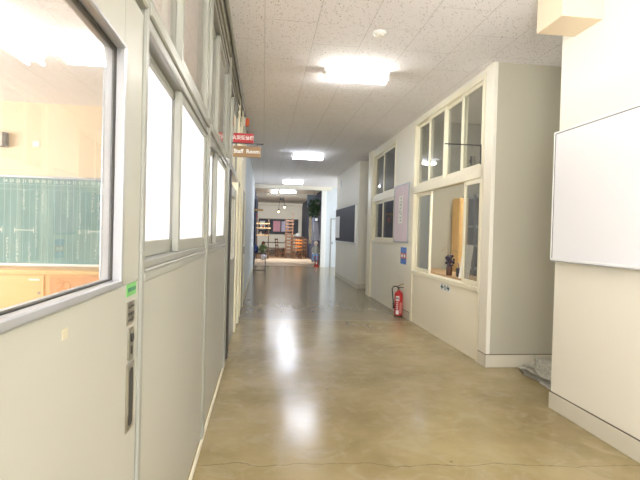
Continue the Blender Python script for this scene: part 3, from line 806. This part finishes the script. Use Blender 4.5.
for k, n, z in ((1, 9, Z), (2, 6, Z), (3, 4, Z - .55), (4, 13, Z), (4.3, 6, Z - .72), (6, 8, Z), (10, 7, Z), (11, 17, Z), (13, 6, Z), (14, 7, Z - .72), (12, 6, Z - .78), (15.5, 9, Z - .7), (1.3, 6, Z - .72), (19, 12, Z), (22, 8, Z - .3)):
    scribble(xr - k * cw, z, n)
def arrow(xa, xb, z):
    m.box((xa, YF - .0012, z - .005), (xb, YF - .0002, z + .005))
    for x, s in ((xa, 1), (xb, -1)):
        m.box((x - .004, YF - .0012, z - .045), (x + .004, YF - .0002, z + .045))
        for q in (-1, 1): m.bar((x, YF - .0007, z), (x + s * .035, YF - .0007, z + q * .03), .008, .001)
arrow(xr - 2.6 * cw, xr + .4 * cw, bz1 - .77); arrow(xr - 14.4 * cw, xr - 11.4 * cw, bz1 - .77); arrow(xr - 19.5 * cw, xr - 16.4 * cw, bz1 - .77)
m.build('chalk_writing', M['chalk'], t)
for k, (xx, zz) in enumerate(((-3.2, .0), (-2.98, .0), (-2.75, 0))): 
    pass
t = empty('low_cupboard', (-4.0, 7.2, 0), 'long low orange wooden cupboard below the green chalkboard', 'cupboard')
m = MB(); m.box((-6.2, 7.12, .06), (-1.6, 7.4985, .66)); m.box((-6.2, 7.10, .661), (-1.6, 7.4985, .715), .004); m.build('carcass', M['cupboard'], t)
box('plinth', M['darkwood'], (-6.18, 7.15, 0), (-1.62, 7.49, .059), t)
for k, (a, b, mt) in enumerate(((-5.6, -4.3, 'cupboard'), (-4.28, -3.06, 'cupboard'), (-2.98, -1.9, 'cupboard2'))):
    dd = box('door', M[mt], (a, 7.096, .09), (b, 7.1195, .64), t, .004)
    mm = MB(); mm.tube([(b - .06, 7.0955, .4), (b - .06, 7.088, .4)], .02, 14); mm.build('finger_pull', M['steel'], dd)
m = MB().box((-3.26, 7.0945, .575), (-3.12, 7.0957, .60)); m.build('paper_label', M['paper'], t)
m = MB().box((-3.22, 7.0945, .2), (-3.10, 7.0957, .215)).prism([(-3.18, .22), (-3.12, .22), (-3.15, .31)], 1, 7.0945, 7.0957); m.build('paper_label', M['paper'], t)
t = empty('wall_speaker', (-3.82, 7.45, 2.55), 'small grey box on the peach classroom wall above the chalkboard', 'speaker')
box('casing', M['terracotta'], (-3.98, 7.40, 2.49), (-3.75, 7.4995, 2.70), t, .006); box('front_panel', paint('grey box front', (196, 186, 174), .5), (-3.97, 7.39, 2.5), (-3.79, 7.3995, 2.69), t, .004)
t = MB().box((-3.42, 7.488, 2.52), (-3.33, 7.4995, 2.60), .003).build('wall_switch', M['white']); tag(t, 'small white square plate on the peach classroom wall above the chalkboard', 'wall plate')

# ------------------------------------------------------------------ far hall
# pin board, papers
t = empty('far_notice_board', (.9, 29.98, 1.2), 'long black notice board on the far end wall', 'notice board')
box('board', M['blackboard'], (XL + .05, 29.97, 1.24), (2.2, 29.999, 2.14), t)
m = MB(); m.box((XL + .05, 29.96, 2.141), (2.2, 29.999, 2.18)); m.box((XL + .05, 29.96, 1.2), (2.2, 29.999, 1.239)); m.build('frame', M['darkwood'], t)
tag(box('poster', M['pinkpaper'], (.62, 29.955, 1.38), (1.06, 29.969, 2.04)), 'pink poster on the far end notice board', 'poster')
tag(box('poster', M['lilacpaper'], (1.14, 29.955, 1.38), (1.58, 29.969, 2.02)), 'pale lilac poster beside the pink one on the far end board', 'poster')
tag(box('poster', M['paper'], (-.22, 29.955, 1.5), (.1, 29.969, 2.02)), 'white poster at the left end of the far notice board, behind the wooden shelf', 'poster')

# table with under-shelf against the end wall
def far_table(name, x0, x1, y0, y1, z, label, cat, mat='darkwood'):
    t = empty(name, ((x0 + x1) / 2, (y0 + y1) / 2, 0), label, cat)
    box('tabletop', M[mat], (x0, y0, z - .05), (x1, y1, z), t, .006)
    for sx in (x0 + .05, x1 - .11):
        for sy in (y0 + .04, y1 - .1): box('leg', M[mat], (sx, sy, 0), (sx + .06, sy + .06, z - .051), t, .004)
    box('lower_shelf', M[mat], (x0 + .06, y0 + .05, .2), (x1 - .06, y1 - .05, .24), t, .004)
    return t
far_table('low_table', -.05, 1.45, 28.2, 28.8, .74, 'long low dark wooden table in front of the far end wall', 'table')
far_table('bench', -.15, 1.3, 27.2, 27.55, .44, 'dark wooden bench in front of the long low table', 'bench')

# tall slatted wooden rack
t = empty('slatted_rack', (1.4, 25.0, 0), 'tall narrow wooden ladder rack standing left of the chairs', 'rack')
for xx in (1.17, 1.50):
    for yy, hz in ((24.8, 2.38 if xx > 1.3 else 2.05), (25.15, 2.0)):
        MB().box((xx, yy, 0), (xx + .055, yy + .05, hz), .006).build('post', M['pine'], t)
for k in range(11):
    MB().box((1.14, 24.775, .2 + k * .17), (1.58, 24.799, .29 + k * .17), .005).build('slat', M['pine'], t)
# dining chairs
def chair(loc, rot, seatmat, label, h=1.0):
    t = empty('dining_chair', (0, 0, 0), label, 'chair', 'wooden chairs in the far hall')
    w = .21
    MB().box((-w, -.21, .43), (w, .21, .47), .012).build('seat', M[seatmat], t)
    for sx in (-1, 1):
        MB().bar((sx * (w - .025), -.185, 0), (sx * (w - .025), -.185, .43), .042, .042, .004).build('leg', M['pine'], t)
        m = MB(); m.bar((sx * (w - .025), .19, 0), (sx * (w - .025), .19, .45), .042, .042, .004); m.bar((sx * (w - .025), .19, .45), (sx * (w - .025), .25, h), .042, .036, .004)
        m.build('leg', M['pine'], t)
    m = MB()
    for z in (.62, .78, .93): m.bar((-w + .03, .195 + (z - .45) * .11, z * h), (w - .03, .195 + (z - .45) * .11, z * h), .025, .07, .004)
    m.build('backrest', M[seatmat if seatmat == 'orangeseat' else 'pine'], t)
    m = MB(); m.bar((-w + .03, -.185, .22), (w - .03, -.185, .22), .02, .03); m.bar((-w + .025, -.18, .25), (-w + .025, .18, .25), .02, .03); m.bar((w - .025, -.18, .25), (w - .025, .18, .25), .02, .03)
    m.build('stretcher', M['pine'], t)
    t.location = loc; t.rotation_euler = (0, 0, rot)
    return t
chair((1.80, 24.3, 0), 3.14, 'orangeseat', 'orange-backed wooden chair right of the ladder rack, back to the corridor', 1.02)
chair((2.08, 24.9, 0), 3.14, 'pine', 'plain wooden chair between orange chair and right wall', 1.05)
chair((1.74, 25.7, 0), .1, 'pine', 'plain wooden chair facing the corridor behind the orange chair', 1.12)
chair((2.12, 26.4, 0), -.05, 'pine', 'plain wooden chair facing the corridor beside the right navy wall', 1.12)
chair((1.0 - .06, 25.5, 0), 1.9, 'darkwood', 'dark wooden chair turned sideways left of the ladder rack', 1.02)
t = far_table('side_table', 1.62, 2.25, 27.0, 27.5, 1.12, 'tall wooden side table behind the chairs under the white kettle', 'table', 'pine')
t = empty('kettle', (1.95, 27.2, 1.12), 'small white kettle on the tall side table behind the chairs', 'kettle')
MB().lathe((1.95, 27.2, 1.121), [(.09, 0), (.11, .05), (.09, .14), (.04, .17), (.02, .2)], 18).build('body', M['white'], t)
MB().tube([(1.85, 27.2, 1.18), (1.79, 27.2, 1.26)], [.02, .012], 8).build('spout', M['white'], t)

# pendant lamp
t = empty('pendant_lamp', (.94, 25.0, H), 'black ceiling pendant with two warm bulbs in the far hall', 'pendant lamp')
MB().lathe((.94, 25.0, H - .14), [(.06, 0), (.1, .03), (.1, .139)], 18).build('ceiling_rose', M['black'], t)
for dx, z in ((-.16, 2.42), (.14, 2.66)):
    MB().tube([(.94 + dx * .3, 25.0, H - .14), (.94 + dx * .8, 25.0, H - .2), (.94 + dx, 25.0, z + .12)], .012, 6).build('cord', M['black'], t)
    MB().lathe((.94 + dx, 25.0, z + .04), [(.1, 0), (.06, .06), (.03, .1)], 16).build('lamp_shade', M['brownblack'], t)
    MB().ball((.94 + dx, 25.0, z), .055, 2).build('bulb', M['bulb'], t)

# wooden display shelf on the left with its things
t = empty('display_shelf', (0, 23.7, 0), 'open wooden slatted shelf stand at the left of the far hall', 'shelf')
for xx in (-.33, .24):
    for yy in (23.45, 23.85): MB().box((xx, yy, 0), (xx + .05, yy + .05, 1.98), .005).build('post', M['darkwood'], t)
for k, z in enumerate((.45, 1.14, 1.5, 1.72)): MB().box((-.345, 23.44, z), (.32 + (.05 if k == 2 else 0), 23.91, z + .05), .005).build('shelf_board', M['palewood' if z > 1 else 'darkwood'], t)
for k, (xx, zz, r, hh, mt, lab) in enumerate(((-.2, 1.55, .05, .13, 'terracotta', 'grey pot on the upper board of the slatted shelf stand'), (.0, 1.55, .045, .12, 'orange', 'small orange jar on the upper board of the slatted shelf stand'), (.14, 1.19, .06, .22, 'bottle', 'brown jar on the middle board of the slatted shelf stand'), (-.12, 1.19, .06, .16, 'offwhite', 'off-white jar on the middle board of the slatted shelf stand'), (.02, .50, .10, .38, 'bottle', 'tall dark jar on the low board of the slatted shelf stand'))):
    o = MB().lathe((xx, 23.66, zz + .001), [(r * .75, 0), (r, hh * .35), (r * .9, hh * .75), (r * .5, hh * .9), (r * .6, hh)], 16).build('jar', M[mt]); tag(o, lab, 'jar')
t = empty('bucket', (.08, 22.6, 0), 'small grey bucket on the floor before the slatted shelf stand', 'bucket')
MB().lathe((.06, 22.6, .001), [(.1, 0), (.13, .25), (.12, .25), (.09, .02)], 18).build('pail', M['cloth'], t)
MB().tube([(.06 + .13 * math.cos(a), 22.6, .25 + .1 * math.sin(a)) for a in [k * math.pi / 8 for k in range(9)]], .006, 6).build('handle', M['steel'], t)

# stool with plant and jar
t = empty('stool', (-.09, 15.5, 0), 'tall slim dark metal stool against the left wall', 'stool')
box('seat', M['darkwood'], (-.30, 15.3, .63), (.11, 15.7, .66), t, .006)
for sx in (-.285, .075):
    for sy in (15.32, 15.66): MB().box((sx, sy, 0), (sx + .03, sy + .03, .629), .003).build('leg', M['black'], t)
m = MB()
m.box((-.263, 15.325, .08), (.075, 15.337, .1)); m.box((-.263, 15.667, .08), (.075, 15.679, .1)); m.box((-.28, 15.342, .08), (-.27, 15.66, .1)); m.box((.08, 15.342, .08), (.09, 15.66, .1))
m.build('stretcher', M['black'], t)
t = empty('potted_plant', (.02, 15.45, .66), 'bushy pale green potted plant on the metal stool', 'plant')
MB().lathe((.01, 15.46, .661), [(.05, 0), (.075, .09), (.065, .09), (.05, .05)], 18).build('pot', M['terracotta'], t)
def leafball(c, R, n, rg, L=.06, W=.028, flat=1.0):
    m = MB()
    for k in range(n):
        v = Vector((rg.gauss(0, 1), rg.gauss(0, 1), rg.gauss(0, 1))).normalized()
        p = Vector(c) + Vector((v.x * R, v.y * R, v.z * R * flat)) * rg.uniform(.45, 1)
        d = (v + Vector((rg.gauss(0, .5), rg.gauss(0, .5), rg.gauss(0, .5)))).normalized(); s = d.cross(Vector((0.2, .3, 1))).normalized(); nn = d.cross(s)
        a, b = L * rg.uniform(.6, 1.2), W * rg.uniform(.7, 1.2)
        m.poly([p, p + d * a * .5 + s * b + nn * .006, p + d * a, p + d * a * .5 - s * b + nn * .006])
    return m
rg = random.Random(9)
leafball((.0, 15.46, .82), .125, 260, rg, .06, .026, .75).build('foliage', M['paleleaf'], t)
MB().tube([(.01, 15.46, .72), (.01, 15.46, .83)], .012, 6).build('stem', M['leaf'], t)
t = MB().lathe((-.215, 15.5, .661), [(.05, 0), (.075, .06), (.078, .14), (.05, .21), (.035, .24), (.045, .26)], 20).build('jar', M['bluejar'])
tag(t, 'dark blue glazed jar beside the plant on the metal stool', 'jar')
# navy curtain and hanging red tag at left wall
m = MB(); n = 28
for k in range(n):
    y0_, y1_ = 18.1 + k * .06, 18.1 + (k + 1) * .06; x0_, x1_ = XL + .05 + .03 * math.sin(k * 1.3), XL + .05 + .03 * math.sin((k + 1) * 1.3)
    m.poly([(x0_, y0_, .75), (x1_, y1_, .75), (x1_, y1_, 2.6), (x0_, y0_, 2.6)])
tag(m.build('curtain', M['navy']), 'narrow dark navy curtain hanging on the left wall at the corridor end', 'curtain')
t = MB().box((XL + .0905, 18.3, 1.85), (XL + .11, 18.6, 2.05), .004).build('wall_tag', M['red']); tag(t, 'small red tag pinned on the navy curtain', 'tag')
t = MB().box((XL + .0005, 18.0, 2.12), (XL + .34, 18.05, 2.2), .004).build('wooden_nameplate', M['plaque']); tag(t, 'small wooden plate sticking out by the navy curtain', 'sign')

# right-hand decorations before the post
t = empty('hanging_plant', (2.05, 19.2, 2.4), 'dark green leafy plant hanging by the white post on the right', 'plant')
rg = random.Random(4)
m = leafball((2.0, 19.2, 2.34), .15, 170, rg, .16, .045, 1.0)
for c, r_, n_ in (((2.12, 19.15, 2.52), .14, 110), ((1.93, 19.25, 2.52), .10, 70), ((2.14, 19.18, 2.28), .12, 90), ((1.9, 19.2, 2.22), .08, 40)):
    q = leafball(c, r_, n_, rg, .17, .04, 1.2); me = bpy.data.meshes.new('q'); q.bm.to_mesh(me); q.bm.free(); m.bm.from_mesh(me); bpy.data.meshes.remove(me)
m.build('foliage', M['leaf'], t)
leafball((2.06, 19.18, 2.2), .14, 120, rg, .13, .04, 1.4).build('trailing_foliage', M['leaf'], t)
MB().lathe((2.03, 19.2, 2.3), [(.06, 0), (.09, .12), (.08, .12), (.06, .03)], 16).build('pot', M['terracotta'], t)
for a in (0, 2.1, 4.2): MB().tube([(2.03 + .09 * math.cos(a), 19.2 + .09 * math.sin(a), 2.43), (2.03, 19.2, H - .002)], .004, 5).build('cord', M['twig'], t)
t = empty('small_shelf_box', (2.15, 18.9, 1.9), 'small dark box with white front below the hanging plant', 'box')
box('case', M['black'], (2.02, 18.75, 1.80), (2.19, 18.93, 1.97), t, .006); box('front_panel', M['white'], (2.04, 18.742, 1.83), (2.14, 18.7495, 1.94), t)
t = empty('banner', (1.95, 19.5, 1.0), 'narrow cream and yellow hanging banner right of the chairs', 'banner')
m = MB()
for k in range(12):
    a = .9 + k * .12; m.poly([(1.88 + .01 * math.sin(k), 19.6, a), (2.01, 19.58 + .01 * math.sin(k), a), (2.01, 19.58 + .01 * math.sin(k + 1), a + .12), (1.88 + .01 * math.sin(k + 1), 19.6, a + .12)])
m.build('cloth', paint('cream patterned cloth', (240, 222, 186), .9, .16, 9, .03), t)
MB().tube([(1.82, 19.59, 2.345), (XR + .0795, 19.59, 2.345)], .012, 8).build('rod', M['pine'], t)
t = empty('grey_drape', (2.1, 19.2, 1.0), 'grey gathered cloth hanging beside the white post', 'drape')
bm = bmesh.new(); rows = []
for i in range(13):
    z = 1.05 + i * .065; wdt = .19 - .0105 * i
    rows.append([bm.verts.new((2.11 + wdt * (j / 16 * 2 - 1), 19.1 + .03 * math.sin(j * 1.4 + i * .1), z)) for j in range(17)])
for a, b in zip(rows, rows[1:]):
    for j in range(16):
        f = bm.faces.new((a[j], a[j + 1], b[j + 1], b[j])); f.smooth = True
mb = MB(); mb.bm.free(); mb.bm = bm; mb.build('cloth', M['cloth'], t)
MB().tube([(2.11, 19.1, 1.82), (2.11, 19.1, 1.86)], .03, 10).build('tie', M['darkwood'], t)

# seated cloth doll on a small red stand
t = empty('doll_stand', (2.1, 18.9, 0), 'small red conical stand under the cloth doll', 'stand')
MB().lathe((2.15, 18.85, .0), [(.13, .001), (.13, .02), (.08, .05), (.05, .35), (.09, .395), (.09, .415)], 20).build('cone', M['red'], t)
MB().box((2.115, 18.768, .10), (2.165, 18.79, .19)).build('white_mark', M['white'], t)
t = empty('cloth_doll', (2.1, 18.9, .36), 'white-headed cloth doll in grey top and blue trousers sitting on the red stand', 'doll')
dx, dy, dz = 2.10, 18.86, .42
m = MB(); m.tube([(dx + .03, dy, dz + .06), (dx + .02, dy, dz + .2), (dx, dy, dz + .36), (dx, dy, dz + .44)], [.10, .105, .08, .04], 14); m.ball((dx, dy - .01, dz + .53), (.085, .085, .095), 2)
m.tube([(dx, dy - .09, dz + .53), (dx, dy - .112, dz + .52)], [.015, .008], 8)
m.build('body', M['skin'], t)
m = MB(); m.tube([(dx + .03, dy, dz + .04), (dx + .02, dy, dz + .2), (dx, dy, dz + .37), (dx, dy, dz + .41)], [.115, .118, .095, .06], 14)
for s in (-1, 1): m.tube([(dx + s * .07, dy, dz + .36), (dx + s * .15, dy - .03, dz + .24), (dx + s * .13, dy - .12, dz + .13)], [.04, .036, .03], 10)
m.build('top', M['dollgrey'], t)
m = MB()
for s in (-1, 1): m.tube([(dx + .02 + s * .06, dy, dz + .055), (dx - .03 + s * .07, dy - .16, dz + .06), (dx - .06 + s * .08, dy - .2, dz - .10), (dx - .06 + s * .08, dy - .2, dz - .16)], [.06, .055, .045, .04], 10)
m.build('trousers', M['dollblue'], t)
m = MB()
for s in (-1, 1): m.ball((dx - .06 + s * .08, dy - .22, dz - .19), (.04, .07, .032), 2)
m.build('shoes', M['darkwood'], t)
m = MB(); m.ball((dx, dy + .015, dz + .565), (.09, .088, .075), 2); m.build('hair', M['darkwood'], t)
m = MB()
for s in (-1, 1): m.ball((dx + s * .03, dy - .088, dz + .545), (.011, .006, .012), 1)
m.box((dx - .02, dy - .096, dz + .49), (dx + .02, dy - .09, dz + .497)); m.build('face', M['ink'], t)
m = MB()
for s in (-1, 1): m.ball((dx + s * .13, dy - .14, dz + .12), (.03, .032, .028), 1)
m.build('hands', M['skin'], t)
t = empty('blue_fabric_panel', (2.0, 20.5, 2.7), 'pale blue fabric panel hung high beside the navy wall', 'panel')
box('fabric', paint('pale blue fabric', (150, 170, 196), .9, .1, 4), (1.86, 20.5, 2.45), (2.25, 20.52, 3.0), t); MB().tube([(1.82, 20.51, 3.01), (XR + .0795, 20.51, 3.01)], .012, 8).build('rod', M['white'], t)

# ------------------------------------------------------------------ lights
def area(name, loc, rot, size, power, col=(1, 1, 1)):
    l = bpy.data.lights.new(name, 'AREA'); l.shape = 'RECTANGLE'; l.size, l.size_y = size; l.energy = power; l.color = col
    o = bpy.data.objects.new(name, l); COL.objects.link(o); o.location = loc; o.rotation_euler = rot; return o
R = math.radians
area('classroom_daylight', (-8.3, 2.0, 1.75), (0, R(-99), 0), (1.9, 10.0), 480, (.96, .98, 1))
area('rear_daylight', (1.0, -5.2, 1.6), (R(90), 0, 0), (2.4, 2.1), 60, (.97, .98, 1))
area('near_left_fill', (XL + .03, -1.9, 1.95), (0, R(-128), 0), (1.3, 2.6), 420, (.94, .965, 1))  # added unseen area light brightening near right wall and ceiling; no window here
area('recess_fill', (3.1, 1.7, 1.9), (R(90), 0, 0), (1.0, 1.6), 7, (.98, .985, 1))  # added light hidden behind the near wall, aimed at the recess face
area('office_fill', (3.2, 5.3, H - .08), (0, 0, 0), (.3, .5), 30, (1, .98, .94))  # added fill for the service window room and its notice, no fixture
area('side_daylight', (4.9, 17.0, 1.7), (0, R(90), 0), (2.2, 2.6), 34, (.85, .93, 1))
area('hall_fill', (1.0, 22.5, H - .12), (R(55), 0, 0), (1.6, .2), 130, (1, .98, .95))  # added fill tucked behind the beam to brighten the far hall
w = bpy.data.worlds.new('sky'); SC.world = w; w.use_nodes = True
bg = w.node_tree.nodes['Background']; bg.inputs[0].default_value = (.9, .95, 1, 1); bg.inputs[1].default_value = 1.0

# ------------------------------------------------------------------ camera
cam = bpy.data.cameras.new('camera'); co = bpy.data.objects.new('camera', cam); COL.objects.link(co)
f, yaw, pit, rol = 473.6, .1198, .01456, .0264
cam.sensor_width = 36; cam.lens = f * 36 / 640; cam.clip_start = .02; cam.clip_end = 100
co.matrix_world = Matrix.Translation((0, 0, 1.35)) @ (Matrix.Rotation(-yaw, 4, 'Z') @ Matrix.Rotation(math.pi / 2 - pit, 4, 'X') @ Matrix.Rotation(rol, 4, 'Z'))
SC.camera = co
SC.view_settings.view_transform = 'Standard'; SC.view_settings.look = 'None'; SC.view_settings.exposure = 0.84; SC.view_settings.gamma = 1.12
SC.cycles.use_denoising = True; SC.cycles.denoising_input_passes = 'RGB_ALBEDO_NORMAL'
SC.cycles.max_bounces = 10; SC.cycles.diffuse_bounces = 5; SC.cycles.transparent_max_bounces = 16
